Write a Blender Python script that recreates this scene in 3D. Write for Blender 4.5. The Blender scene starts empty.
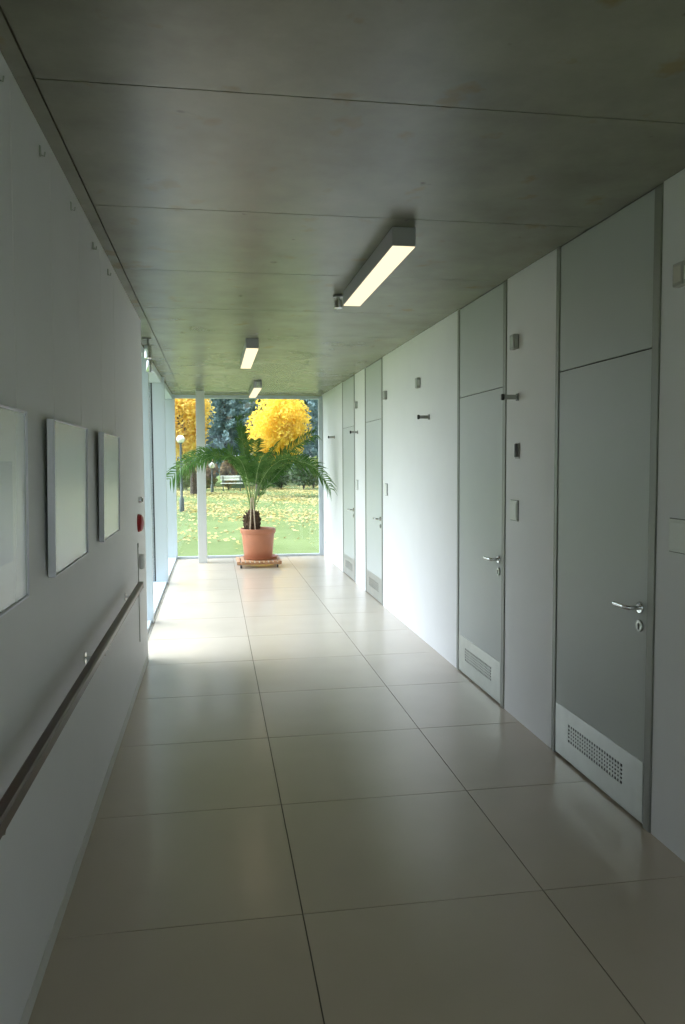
import bpy, math, random
from mathutils import Vector, Matrix
random.seed(7)
PI = math.pi
SC = bpy.context.scene
COL = SC.collection

# ------------------------------------------------------------------ layout (metres)
CAM_H = 1.6
XL, XR, ZC = -0.556, 1.8216, 2.7195       # left wall, right wall, ceiling
Y_END = 13.2                              # glazed end wall
Y_BACK = -1.9                             # wall behind the photographer
Y_WALL = 6.45                             # left wall stops here, glazing goes on
XG = -0.79                                # side glazing plane
TILE, TX0, TY0 = 0.9, 0.284, 2.662

# ------------------------------------------------------------------ materials
def new_mat(name):
    m = bpy.data.materials.new(name); m.use_nodes = True
    nt = m.node_tree; nt.nodes.clear()
    out = nt.nodes.new('ShaderNodeOutputMaterial')
    return m, nt, out

def paint(name, col, rough=0.6, spec=0.5, metal=0.0, vary=0.0, scale=8.0, bump=0.0, bscale=60.0, col2=None, detail=4.0, coat=0.0):
    m, nt, out = new_mat(name)
    b = nt.nodes.new('ShaderNodeBsdfPrincipled')
    nt.links.new(b.outputs[0], out.inputs[0])
    b.inputs['Roughness'].default_value = rough
    b.inputs['Metallic'].default_value = metal
    b.inputs['Specular IOR Level'].default_value = spec
    b.inputs['Coat Weight'].default_value = coat
    tc = nt.nodes.new('ShaderNodeTexCoord')
    if vary > 0 or col2:
        n = nt.nodes.new('ShaderNodeTexNoise'); n.inputs['Scale'].default_value = scale; n.inputs['Detail'].default_value = detail
        nt.links.new(tc.outputs['Object'], n.inputs['Vector'])
        r = nt.nodes.new('ShaderNodeValToRGB')
        c2 = col2 if col2 else tuple(c*(1+vary) for c in col)
        c1 = col if col2 else tuple(c*(1-vary) for c in col)
        r.color_ramp.elements[0].position = 0.33; r.color_ramp.elements[1].position = 0.67
        r.color_ramp.elements[0].color = (*c1, 1); r.color_ramp.elements[1].color = (*c2, 1)
        nt.links.new(n.outputs['Fac'], r.inputs[0]); nt.links.new(r.outputs[0], b.inputs['Base Color'])
    else:
        b.inputs['Base Color'].default_value = (*col, 1)
    if bump > 0:
        n2 = nt.nodes.new('ShaderNodeTexNoise'); n2.inputs['Scale'].default_value = bscale
        nt.links.new(tc.outputs['Object'], n2.inputs['Vector'])
        bp = nt.nodes.new('ShaderNodeBump'); bp.inputs['Strength'].default_value = bump; bp.inputs['Distance'].default_value = 0.002
        nt.links.new(n2.outputs['Fac'], bp.inputs['Height']); nt.links.new(bp.outputs[0], b.inputs['Normal'])
    return m

def leaf_mat(name, c1, c2, trans=0.45, scale=3.0):
    m, nt, out = new_mat(name)
    tc = nt.nodes.new('ShaderNodeTexCoord')
    n = nt.nodes.new('ShaderNodeTexNoise'); n.inputs['Scale'].default_value = scale; n.inputs['Detail'].default_value = 6
    nt.links.new(tc.outputs['Object'], n.inputs['Vector'])
    r = nt.nodes.new('ShaderNodeValToRGB')
    r.color_ramp.elements[0].position = 0.35; r.color_ramp.elements[1].position = 0.65
    r.color_ramp.elements[0].color = (*c1, 1); r.color_ramp.elements[1].color = (*c2, 1)
    nt.links.new(n.outputs['Fac'], r.inputs[0])
    d = nt.nodes.new('ShaderNodeBsdfDiffuse'); t = nt.nodes.new('ShaderNodeBsdfTranslucent')
    nt.links.new(r.outputs[0], d.inputs[0]); nt.links.new(r.outputs[0], t.inputs[0])
    mx = nt.nodes.new('ShaderNodeMixShader'); mx.inputs[0].default_value = trans
    nt.links.new(d.outputs[0], mx.inputs[1]); nt.links.new(t.outputs[0], mx.inputs[2])
    nt.links.new(mx.outputs[0], out.inputs[0])
    return m

def glass_mat(name, tint=(0.97, 0.99, 0.98), f0=0.04, rough=0.02):
    m, nt, out = new_mat(name)
    tr = nt.nodes.new('ShaderNodeBsdfTransparent'); tr.inputs[0].default_value = (*tint, 1)
    gl = nt.nodes.new('ShaderNodeBsdfGlossy'); gl.inputs['Roughness'].default_value = rough
    lw = nt.nodes.new('ShaderNodeLayerWeight'); lw.inputs[0].default_value = 0.5
    p = nt.nodes.new('ShaderNodeMath'); p.operation = 'POWER'; p.inputs[1].default_value = 5
    k = nt.nodes.new('ShaderNodeMath'); k.operation = 'MULTIPLY_ADD'; k.inputs[1].default_value = 0.9; k.inputs[2].default_value = f0
    nt.links.new(lw.outputs['Facing'], p.inputs[0]); nt.links.new(p.outputs[0], k.inputs[0])
    mx = nt.nodes.new('ShaderNodeMixShader'); nt.links.new(k.outputs[0], mx.inputs[0])
    nt.links.new(tr.outputs[0], mx.inputs[1]); nt.links.new(gl.outputs[0], mx.inputs[2])
    nt.links.new(mx.outputs[0], out.inputs[0])
    return m

def emit_mat(name, col, strength):
    m, nt, out = new_mat(name)
    e = nt.nodes.new('ShaderNodeEmission'); e.inputs[0].default_value = (*col, 1); e.inputs[1].default_value = strength
    nt.links.new(e.outputs[0], out.inputs[0])
    return m

def concrete_mat():
    m, nt, out = new_mat('fair_faced_concrete')
    b = nt.nodes.new('ShaderNodeBsdfPrincipled'); nt.links.new(b.outputs[0], out.inputs[0])
    tc = nt.nodes.new('ShaderNodeTexCoord')
    n = nt.nodes.new('ShaderNodeTexNoise'); n.inputs['Scale'].default_value = 1.3; n.inputs['Detail'].default_value = 7; n.inputs['Roughness'].default_value = 0.62
    nt.links.new(tc.outputs['Object'], n.inputs['Vector'])
    r = nt.nodes.new('ShaderNodeValToRGB')
    r.color_ramp.elements[0].position = 0.3; r.color_ramp.elements[0].color = (0.140, 0.140, 0.102, 1)
    r.color_ramp.elements[1].position = 0.72; r.color_ramp.elements[1].color = (0.270, 0.268, 0.198, 1)
    nt.links.new(n.outputs['Fac'], r.inputs[0])
    # blow holes and dark specks
    v = nt.nodes.new('ShaderNodeTexNoise'); v.inputs['Scale'].default_value = 9; v.inputs['Detail'].default_value = 2
    nt.links.new(tc.outputs['Object'], v.inputs['Vector'])
    r2 = nt.nodes.new('ShaderNodeValToRGB')
    r2.color_ramp.elements[0].position = 0.20; r2.color_ramp.elements[0].color = (0.35, 0.33, 0.3, 1)
    r2.color_ramp.elements[1].position = 0.265; r2.color_ramp.elements[1].color = (1, 1, 1, 1)
    nt.links.new(v.outputs['Fac'], r2.inputs[0])
    # rusty stains
    s = nt.nodes.new('ShaderNodeTexNoise'); s.inputs['Scale'].default_value = 5.0; s.inputs['Detail'].default_value = 5
    nt.links.new(tc.outputs['Object'], s.inputs['Vector'])
    r3 = nt.nodes.new('ShaderNodeValToRGB')
    r3.color_ramp.elements[0].position = 0.62; r3.color_ramp.elements[0].color = (1, 1, 1, 1)
    r3.color_ramp.elements[1].position = 0.70; r3.color_ramp.elements[1].color = (0.95, 0.80, 0.58, 1)
    nt.links.new(s.outputs['Fac'], r3.inputs[0])
    a = nt.nodes.new('ShaderNodeMixRGB'); a.blend_type = 'MULTIPLY'; a.inputs[0].default_value = 1
    nt.links.new(r.outputs[0], a.inputs[1]); nt.links.new(r2.outputs[0], a.inputs[2])
    c = nt.nodes.new('ShaderNodeMixRGB'); c.blend_type = 'MULTIPLY'; c.inputs[0].default_value = 1
    nt.links.new(a.outputs[0], c.inputs[1]); nt.links.new(r3.outputs[0], c.inputs[2])
    nt.links.new(c.outputs[0], b.inputs['Base Color'])
    b.inputs['Roughness'].default_value = 0.27
    b.inputs['Specular IOR Level'].default_value = 0.40
    return m

def tile_mat():
    m, nt, out = new_mat('beige_stone_tile')
    b = nt.nodes.new('ShaderNodeBsdfPrincipled'); nt.links.new(b.outputs[0], out.inputs[0])
    tc = nt.nodes.new('ShaderNodeTexCoord')
    n = nt.nodes.new('ShaderNodeTexNoise'); n.inputs['Scale'].default_value = 2.2; n.inputs['Detail'].default_value = 3
    nt.links.new(tc.outputs['Object'], n.inputs['Vector'])
    r = nt.nodes.new('ShaderNodeValToRGB')
    r.color_ramp.elements[0].position = 0.3; r.color_ramp.elements[0].color = (0.505, 0.430, 0.338, 1)
    r.color_ramp.elements[1].position = 0.7; r.color_ramp.elements[1].color = (0.545, 0.465, 0.368, 1)
    nt.links.new(n.outputs['Fac'], r.inputs[0]); nt.links.new(r.outputs[0], b.inputs['Base Color'])
    r2 = nt.nodes.new('ShaderNodeMapRange'); r2.inputs[1].default_value = 0.3; r2.inputs[2].default_value = 0.7
    r2.inputs[3].default_value = 0.2; r2.inputs[4].default_value = 0.2
    nt.links.new(n.outputs['Fac'], r2.inputs[0]); nt.links.new(r2.outputs[0], b.inputs['Roughness'])
    b.inputs['Specular IOR Level'].default_value = 0.9
    b.inputs['Coat Weight'].default_value = 0.45; b.inputs['Coat Roughness'].default_value = 0.3
    return m

def wood_mat(name, c1, c2, rough=0.35, axis=1):
    m, nt, out = new_mat(name)
    b = nt.nodes.new('ShaderNodeBsdfPrincipled'); nt.links.new(b.outputs[0], out.inputs[0])
    tc = nt.nodes.new('ShaderNodeTexCoord'); mp = nt.nodes.new('ShaderNodeMapping')
    s = [40, 40, 40]; s[axis] = 2.0
    mp.inputs['Scale'].default_value = s
    nt.links.new(tc.outputs['Object'], mp.inputs[0])
    n = nt.nodes.new('ShaderNodeTexNoise'); n.inputs['Scale'].default_value = 1.0; n.inputs['Detail'].default_value = 5
    nt.links.new(mp.outputs[0], n.inputs['Vector'])
    r = nt.nodes.new('ShaderNodeValToRGB')
    r.color_ramp.elements[0].position = 0.35; r.color_ramp.elements[0].color = (*c1, 1)
    r.color_ramp.elements[1].position = 0.65; r.color_ramp.elements[1].color = (*c2, 1)
    nt.links.new(n.outputs['Fac'], r.inputs[0]); nt.links.new(r.outputs[0], b.inputs['Base Color'])
    b.inputs['Roughness'].default_value = rough
    return m

def lawn_mat():
    m, nt, out = new_mat('lawn_grass')
    b = nt.nodes.new('ShaderNodeBsdfDiffuse'); nt.links.new(b.outputs[0], out.inputs[0])
    tc = nt.nodes.new('ShaderNodeTexCoord')
    n = nt.nodes.new('ShaderNodeTexNoise'); n.inputs['Scale'].default_value = 0.35; n.inputs['Detail'].default_value = 10; n.inputs['Roughness'].default_value = 0.7
    nt.links.new(tc.outputs['Object'], n.inputs['Vector'])
    r = nt.nodes.new('ShaderNodeValToRGB')
    r.color_ramp.elements[0].position = 0.32; r.color_ramp.elements[0].color = (0.100, 0.135, 0.052, 1)
    r.color_ramp.elements[1].position = 0.68; r.color_ramp.elements[1].color = (0.155, 0.195, 0.085, 1)
    nt.links.new(n.outputs['Fac'], r.inputs[0]); nt.links.new(r.outputs[0], b.inputs[0])
    return m

M = dict(
    wall=paint('white_wall_paint', (0.80, 0.80, 0.81), 0.55, 0.35, vary=0.012, scale=3, bump=0.15, bscale=140),
    skirting=paint('pale_grey_skirting', (0.66, 0.66, 0.63), 0.5),
    concrete=concrete_mat(), gap=paint('dark_joint', (0.05, 0.05, 0.045), 0.9),
    seam=paint('concrete_joint_filler', (0.20, 0.195, 0.155), 0.9),
    tile=tile_mat(), grout=paint('brown_grey_grout', (0.12, 0.105, 0.085), 0.9),
    door=paint('pale_grey_laminate', (0.52, 0.55, 0.535), 0.42, 0.4, vary=0.01, scale=4),
    doorframe=paint('grey_aluminium', (0.29, 0.30, 0.27), 0.45, 0.5, metal=0.15),
    steel=paint('brushed_steel', (0.47, 0.49, 0.455), 0.36, 0.5, metal=0.8, vary=0.04, scale=12),
    chrome=paint('chrome', (0.70, 0.71, 0.72), 0.18, 0.5, metal=1.0),
    dkmetal=paint('dark_satin_metal', (0.20, 0.20, 0.195), 0.35, 0.5, metal=0.8),
    black=paint('black_plastic', (0.02, 0.02, 0.02), 0.4),
    greyplastic=paint('grey_plastic', (0.40, 0.40, 0.38), 0.5),
    whiteplastic=paint('white_plastic', (0.80, 0.81, 0.79), 0.35),
    mullion=paint('pale_blue_grey_aluminium', (0.60, 0.67, 0.72), 0.35, 0.5, metal=0.15),
    colpaint=paint('light_grey_column_paint', (0.62, 0.64, 0.64), 0.45),
    gasket=paint('black_gasket', (0.03, 0.035, 0.04), 0.6),
    glass=glass_mat('window_glass'),
    frame=paint('lavender_white_frame', (0.86, 0.86, 0.98), 0.4),
    mount=paint('cream_mount_board', (0.78, 0.79, 0.70), 0.7),
    printpaper=paint('pale_green_print', (0.68, 0.75, 0.66), 0.7, vary=0.06, scale=2),
    printgrey=paint('faint_grey_print', (0.56, 0.61, 0.60), 0.7, vary=0.06, scale=3),
    picglass=glass_mat('picture_glass', (0.98, 0.99, 0.98), 0.05, 0.3),
    wire=paint('steel_wire', (0.80, 0.80, 0.78), 0.5),
    darkwood=wood_mat('dark_brown_wood', (0.050, 0.018, 0.009), (0.075, 0.028, 0.014), 0.35, 1),
    lampbody=paint('grey_lamp_housing', (0.42, 0.41, 0.46), 0.45, metal=0.2),
    lampglow=emit_mat('warm_lamp_diffuser', (1.0, 0.83, 0.53), 0.75),
    red=paint('red_enamel', (0.42, 0.015, 0.02), 0.3),
    terracotta=paint('terracotta_plastic', (0.47, 0.185, 0.10), 0.45, vary=0.06, scale=6),
    soil=paint('dark_soil', (0.035, 0.025, 0.018), 0.95, vary=0.4, scale=40),
    trunk=paint('shaggy_palm_fibre', (0.07, 0.04, 0.022), 0.9, col2=(0.16, 0.10, 0.06), scale=30),
    cane=paint('pale_bamboo', (0.55, 0.43, 0.30), 0.5),
    slat=wood_mat('light_slat_wood', (0.40, 0.20, 0.10), (0.52, 0.29, 0.15), 0.5, 1),
    rubber=paint('dark_rubber', (0.05, 0.045, 0.045), 0.6),
    palm=leaf_mat('palm_green', (0.06, 0.14, 0.035), (0.14, 0.25, 0.075), 0.4, 6),
    rachis=paint('palm_stalk_green', (0.20, 0.30, 0.09), 0.5),
    lawn=lawn_mat(),
    fallen=leaf_mat('fallen_yellow_leaves', (0.34, 0.27, 0.09), (0.46, 0.41, 0.20), 0.2, 0.8),
    yellow=leaf_mat('golden_leaves', (0.82, 0.55, 0.06), (0.95, 0.76, 0.16), 0.45, 1.6),
    orange=leaf_mat('amber_leaves', (0.88, 0.62, 0.12), (0.97, 0.80, 0.26), 0.45, 1.3),
    spruce=leaf_mat('blue_spruce_needles', (0.085, 0.15, 0.155), (0.27, 0.38, 0.39), 0.2, 1.5),
    dgreen=leaf_mat('deep_green_leaves', (0.075, 0.125, 0.065), (0.17, 0.25, 0.12), 0.3, 1.0),
    olive=leaf_mat('olive_leaves', (0.16, 0.22, 0.07), (0.30, 0.36, 0.13), 0.35, 1.2),
    russet=leaf_mat('russet_leaves', (0.22, 0.15, 0.08), (0.36, 0.28, 0.16), 0.35, 1.5),
    bark=paint('grey_brown_bark', (0.10, 0.08, 0.06), 0.9, vary=0.3, scale=6),
    pole=paint('dark_green_pole', (0.07, 0.09, 0.085), 0.5),
    globe=paint('opal_white_globe', (0.92, 0.92, 0.90), 0.25),
    benchwood=paint('weathered_pale_wood', (0.72, 0.74, 0.68), 0.6),
    shed=paint('dark_green_boards', (0.07, 0.11, 0.07), 0.7, vary=0.15, scale=3),
    shedroof=paint('pale_sheet_roof', (0.70, 0.72, 0.70), 0.5),
)

# ------------------------------------------------------------------ mesh builder
class MB:
    def __init__(s): s.v = []; s.f = []
    def add(s, vs, fs):
        o = len(s.v); s.v += [tuple(v) for v in vs]; s.f += [tuple(i+o for i in f) for f in fs]; return s
    def box(s, x0, x1, y0, y1, z0, z1):
        return s.add([(x0,y0,z0),(x1,y0,z0),(x1,y1,z0),(x0,y1,z0),(x0,y0,z1),(x1,y0,z1),(x1,y1,z1),(x0,y1,z1)],
                     [(3,2,1,0),(4,5,6,7),(0,1,5,4),(1,2,6,5),(2,3,7,6),(3,0,4,7)])
    def bbox(s, x0, x1, y0, y1, z0, z1, b):
        # box with every edge chamfered by b
        vs = []; X=(x0,x1); Y=(y0,y1); Z=(z0,z1); idx={}
        for i in (0,1):
            for j in (0,1):
                for k in (0,1):
                    sx, sy, sz = (1,-1)[i], (1,-1)[j], (1,-1)[k]
                    for a, p in enumerate(((X[i], Y[j]+sy*b, Z[k]+sz*b), (X[i]+sx*b, Y[j], Z[k]+sz*b), (X[i]+sx*b, Y[j]+sy*b, Z[k]))):
                        idx[(i,j,k,a)] = len(vs); vs.append(p)
        fs = []; cx = Vector(((x0+x1)/2, (y0+y1)/2, (z0+z1)/2))
        def quad(q):
            P = [Vector(vs[t]) for t in q]; n = (P[1]-P[0]).cross(P[2]-P[0])
            c = sum(P, Vector())/len(P)
            fs.append(tuple(q) if n.dot(c-cx) > 0 else tuple(reversed(q)))
        for i in (0,1):
            quad([idx[(i,0,0,0)], idx[(i,1,0,0)], idx[(i,1,1,0)], idx[(i,0,1,0)]])
            quad([idx[(0,i,0,1)], idx[(1,i,0,1)], idx[(1,i,1,1)], idx[(0,i,1,1)]])
            quad([idx[(0,0,i,2)], idx[(1,0,i,2)], idx[(1,1,i,2)], idx[(0,1,i,2)]])
        for i in (0,1):
            for j in (0,1):
                quad([idx[(i,j,0,0)], idx[(i,j,1,0)], idx[(i,j,1,1)], idx[(i,j,0,1)]])
                quad([idx[(i,0,j,0)], idx[(i,1,j,0)], idx[(i,1,j,2)], idx[(i,0,j,2)]])
                quad([idx[(0,i,j,1)], idx[(1,i,j,1)], idx[(1,i,j,2)], idx[(0,i,j,2)]])
                for k in (0,1): quad([idx[(i,j,k,0)], idx[(i,j,k,1)], idx[(i,j,k,2)]])
        return s.add(vs, fs)
    def tube(s, pts, rad, n=10, cap=True):
        pts = [Vector(p) for p in pts]
        if not isinstance(rad, (list, tuple)): rad = [rad]*len(pts)
        up = None; rings = []
        for i, p in enumerate(pts):
            t = (pts[min(i+1, len(pts)-1)] - pts[max(i-1, 0)]).normalized()
            if up is None: up = Vector((0,0,1)) if abs(t.z) < 0.9 else Vector((0,1,0))
            a = t.cross(up).normalized(); up = a.cross(t).normalized()
            rings.append([p + (a*math.cos(2*PI*k/n) + up*math.sin(2*PI*k/n))*rad[i] for k in range(n)])
        vs = [v for r in rings for v in r]; fs = []
        for i in range(len(pts)-1):
            for k in range(n):
                fs.append((i*n+k, i*n+(k+1)%n, (i+1)*n+(k+1)%n, (i+1)*n+k))
        if cap:
            fs.append(tuple(range(n-1, -1, -1))); fs.append(tuple((len(pts)-1)*n+k for k in range(n)))
        return s.add(vs, [tuple(reversed(f)) for f in fs])
    def lathe(s, prof, c=(0,0,0), n=32, axis='z', ph=0.0):
        # prof: (radius, height) from bottom to top, revolved; axis maps height
        vs = []; fs = []
        for r, h in prof:
            for k in range(n):
                a = 2*PI*k/n + ph; x, y = r*math.cos(a), r*math.sin(a)
                p = (x, y, h) if axis == 'z' else ((h, x, y) if axis == 'x' else ((-h, -x, y) if axis == '-x' else (y, h, x)))
                vs.append((c[0]+p[0], c[1]+p[1], c[2]+p[2]))
        m = len(prof)
        for i in range(m-1):
            for k in range(n): fs.append((i*n+k, i*n+(k+1)%n, (i+1)*n+(k+1)%n, (i+1)*n+k))
        if prof[0][0] > 1e-6: fs.append(tuple(range(n-1, -1, -1)))
        if prof[-1][0] > 1e-6: fs.append(tuple((m-1)*n+k for k in range(n)))
        return s.add(vs, fs)
    def sphere(s, c, r, n=20, m=12, sq=(1,1,1)):
        prof = [(max(1e-7, r*math.sin(PI*i/m)), -r*math.cos(PI*i/m)) for i in range(m+1)]
        o = len(s.v); s.lathe(prof, (0,0,0), n)
        for i in range(o, len(s.v)):
            v = s.v[i]; s.v[i] = (c[0]+v[0]*sq[0], c[1]+v[1]*sq[1], c[2]+v[2]*sq[2])
        return s
    def build(s, name, mat, parent=None, origin=None, smooth=False):
        root = parent
        off = Vector((0,0,0))
        if parent is not None:
            while root.parent is not None: root = root.parent
            off = Vector(root.location)
        elif origin is not None: off = Vector(origin)
        me = bpy.data.meshes.new(name)
        me.from_pydata([(v[0]-off[0], v[1]-off[1], v[2]-off[2]) for v in s.v], [], s.f)
        me.materials.append(mat); me.update()
        if smooth:
            for p in me.polygons: p.use_smooth = True
            me.set_sharp_from_angle(angle=math.radians(40))
        o = bpy.data.objects.new(name, me); COL.objects.link(o)
        if parent is not None: o.parent = parent
        elif origin is not None: o.location = off
        return o

def tag(o, label=None, cat=None, group=None, kind=None):
    if label: o['label'] = label
    if cat: o['category'] = cat
    if group: o['group'] = group
    if kind: o['kind'] = kind
    return o
def thing(name, loc, label, cat, group=None, kind=None):
    o = bpy.data.objects.new(name, None); COL.objects.link(o); o.location = loc
    o.empty_display_size = 0.1
    return tag(o, label, cat, group, kind)
def copy_tree(o, parent=None):
    c = o.copy(); COL.objects.link(c)
    if parent is not None: c.parent = parent
    for ch in list(o.children): copy_tree(ch, c)
    return c
def struct(name, mb, mat, label, cat):
    return tag(mb.build(name, mat), label, cat, None, 'structure')

# ------------------------------------------------------------------ room shell
# floor: 0.9 m stone tiles laid with open joints over a grout bed
fl = MB(); g = 0.0022
xs = [TX0 + TILE*k for k in range(-2, 3)]
ys = [TY0 + TILE*k for k in range(-8, 13)]
for i in range(len(xs)-1):
    for j in range(len(ys)-1):
        x0, x1 = max(xs[i]+g, -1.0), min(xs[i+1]-g, XR+0.06); y0, y1 = max(ys[j]+g, Y_BACK), min(ys[j+1]-g, Y_END+0.05)
        if x1-x0 > 0.01 and y1-y0 > 0.01: fl.box(x0, x1, y0, y1, -0.02, 0.0)
floor = struct('floor', fl, M['tile'], 'large square beige stone floor tiles running down the corridor', 'floor')
bed = MB().box(-1.0, XR+0.06, Y_BACK, Y_END+0.05, -0.12, -0.0035).build('grout_bed', M['grout'], floor)

# ceiling: cast concrete bays with open joints and a narrow strip along the left wall
ce = MB(); jy = [2.47 + 1.14*k for k in range(-6, 10)]
jy = [Y_BACK] + [y for y in jy if y > Y_BACK+0.1 and y < Y_END-0.1] + [Y_END-0.045]
for a, b in zip(jy[:-1], jy[1:]):
    ce.box(-0.496, XR-0.012, a+0.003, b-0.003, ZC, ZC+0.06)
    ce.box(-0.95, -0.504, a+0.001, b-0.001, ZC, ZC+0.06)
ceil = struct('ceiling', ce, M['concrete'], 'bare grey concrete ceiling with thin cross joints', 'ceiling')
MB().box(-1.0, XR+0.06, Y_BACK, Y_END+0.35, ZC+0.012, ZC+0.3).build('joint_bed', M['seam'], ceil)

SW = (-1.75, 0.05, 0.75, 2.60)          # unseen side window, added to light the near walls: y0, y1, z0, z1
wl = MB().box(XL-0.10, XL, Y_BACK, SW[0], 0, ZC).box(XL-0.10, XL, SW[1], Y_WALL, 0, ZC)
wl.box(XL-0.10, XL, SW[0], SW[1], 0, SW[2]).box(XL-0.10, XL, SW[0], SW[1], SW[3], ZC)
struct('wall_left', wl, M['wall'], 'plain white wall on the left that carries pictures and a handrail', 'wall')
bl = MB().box(XL, XL+0.004, Y_BACK, Y_WALL, 0, 0.058)
struct('baseboard_left', bl, M['skirting'], 'low pale skirting strip along the foot of the left wall', 'baseboard')

DOORS = [(3.003, 4.003), (4.722, 5.722), (8.395, 9.395), (10.10, 11.10)]
wr = MB(); prev = Y_BACK
for a, b in DOORS + [(Y_END+0.06, None)]:
    wr.box(XR, XR+0.12, prev, a, 0, ZC+0.012); prev = b
struct('wall_right', wr, M['wall'], 'plain white wall on the right between the grey doors', 'wall')

# wall behind the photographer; its tall window is added for fill light
BW = (-0.50, 1.75, 0.15, 2.60)
wb = MB().box(-0.656, BW[0], Y_BACK-0.2, Y_BACK, 0, ZC).box(BW[1], XR+0.12, Y_BACK-0.2, Y_BACK, 0, ZC)
wb.box(BW[0], BW[1], Y_BACK-0.2, Y_BACK, 0, BW[2]).box(BW[0], BW[1], Y_BACK-0.2, Y_BACK, BW[3], ZC)
struct('wall_back', wb, M['wall'], 'white wall behind the photographer with one window added for fill light', 'wall')

def window(name, label, frame_boxes, pane_box, gaskets=(), loc=(0,0,0)):
    w = thing(name, loc, label, 'window', None, 'structure')
    f = MB()
    for q in frame_boxes: f.bbox(*q, 0.003)
    fo = f.build('window_frame', M['mullion'], w)
    if gaskets:
        gk = MB()
        for q in gaskets: gk.box(*q)
        gk.build('gasket', M['gasket'], w)
    MB().box(*pane_box).build('pane', M['glass'], w)
    return w
def end_window(name, label, x0, x1, l, r):
    y0, y1 = Y_END-0.03, Y_END+0.03
    zb, zt = 0.036, 2.648
    return window(name, label,
        [(x0, x0+l, y0, y1, 0, ZC-0.015), (x1-r, x1, y0, y1, 0, ZC-0.015), (x0+l, x1-r, y0, y1, 0, zb), (x0+l, x1-r, y0, y1, zt, ZC-0.015)],
        (x0+l-0.003, x1-r+0.003, Y_END-0.005, Y_END+0.005, zb-0.003, zt+0.003), loc=((x0+x1)/2, Y_END, 0))
end_window('window_1', 'narrow floor-to-ceiling window left of the column at the corridor end', -0.72, -0.200, 0.062, 0.045)
end_window('window_2', 'wide floor-to-ceiling window behind the palm at the corridor end', -0.198, XR-0.002, 0.045, 0.068)
window('window_6', 'unseen window added behind the photographer to light the near walls',  # unseen, added to let daylight onto the near walls
       [(BW[0], BW[0]+0.05, Y_BACK-0.12, Y_BACK-0.06, BW[2], BW[3]), (BW[1]-0.05, BW[1], Y_BACK-0.12, Y_BACK-0.06, BW[2], BW[3]),
        (BW[0]+0.05, BW[1]-0.05, Y_BACK-0.12, Y_BACK-0.06, BW[2], BW[2]+0.05), (BW[0]+0.05, BW[1]-0.05, Y_BACK-0.12, Y_BACK-0.06, BW[3]-0.05, BW[3])],
       (BW[0]+0.047, BW[1]-0.047, Y_BACK-0.095, Y_BACK-0.085, BW[2]+0.047, BW[3]-0.047), loc=(0.6, Y_BACK-0.1, 0))

window('window_7', 'unseen window added in the left wall beside the photographer for fill light',  # unseen, added as side fill for the near corridor
       [(XL-0.09, XL-0.03, SW[0], SW[0]+0.05, SW[2], SW[3]), (XL-0.09, XL-0.03, SW[1]-0.05, SW[1], SW[2], SW[3]),
        (XL-0.09, XL-0.03, SW[0]+0.05, SW[1]-0.05, SW[2], SW[2]+0.05), (XL-0.09, XL-0.03, SW[0]+0.05, SW[1]-0.05, SW[3]-0.05, SW[3])],
       (XL-0.065, XL-0.055, SW[0]+0.047, SW[1]-0.047, SW[2]+0.047, SW[3]-0.047), loc=(XL-0.06, -0.85, 1.0))
posts = [6.50, 7.94, 10.50, 13.14]
side_lab = ['side window beside the end of the left wall, nearest of the side panes',
            'middle side window along the glazed left side',
            'farthest side window next to the glazed corridor end']
for i in range(3):
    a, b = posts[i], posts[i+1]; pw = 0.06
    fb = [(-0.78, -0.622, b-pw/2, b+pw/2, 0, ZC-0.012)]
    gk = [(-0.80, -0.78, b-pw/2, b+pw/2, 0.04, 2.63)]
    if i == 0:
        fb.append((-0.78, -0.662, a-pw/2, a+pw/2, 0, ZC-0.012)); gk.append((-0.80, -0.78, a-pw/2, a+pw/2, 0.04, 2.63))
    fb.append((-0.86, -0.64, a+pw/2+0.001, b-pw/2-0.001, 0, 0.035)); fb.append((-0.82, -0.655, a+pw/2+0.001, b-pw/2-0.001, 2.63, ZC-0.012))
    fb.append((-0.86, -0.801, b-pw/2, b+pw/2, 0.0, ZC-0.012))
    window('window_%d' % (i+3), side_lab[i], fb, (-0.797, -0.787, a+pw/2-0.002, b-pw/2+0.002, 0.033, 2.632), gk, loc=(-0.79, (a+b)/2, 0))
col = MB().bbox(-0.272, -0.134, 12.55, 12.69, 0, ZC, 0.004).build('column', M['colpaint'], None, (-0.225, 12.62, 0))
tag(col, 'slim square pale grey column standing just inside the end window', 'column', None, 'structure')

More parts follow.
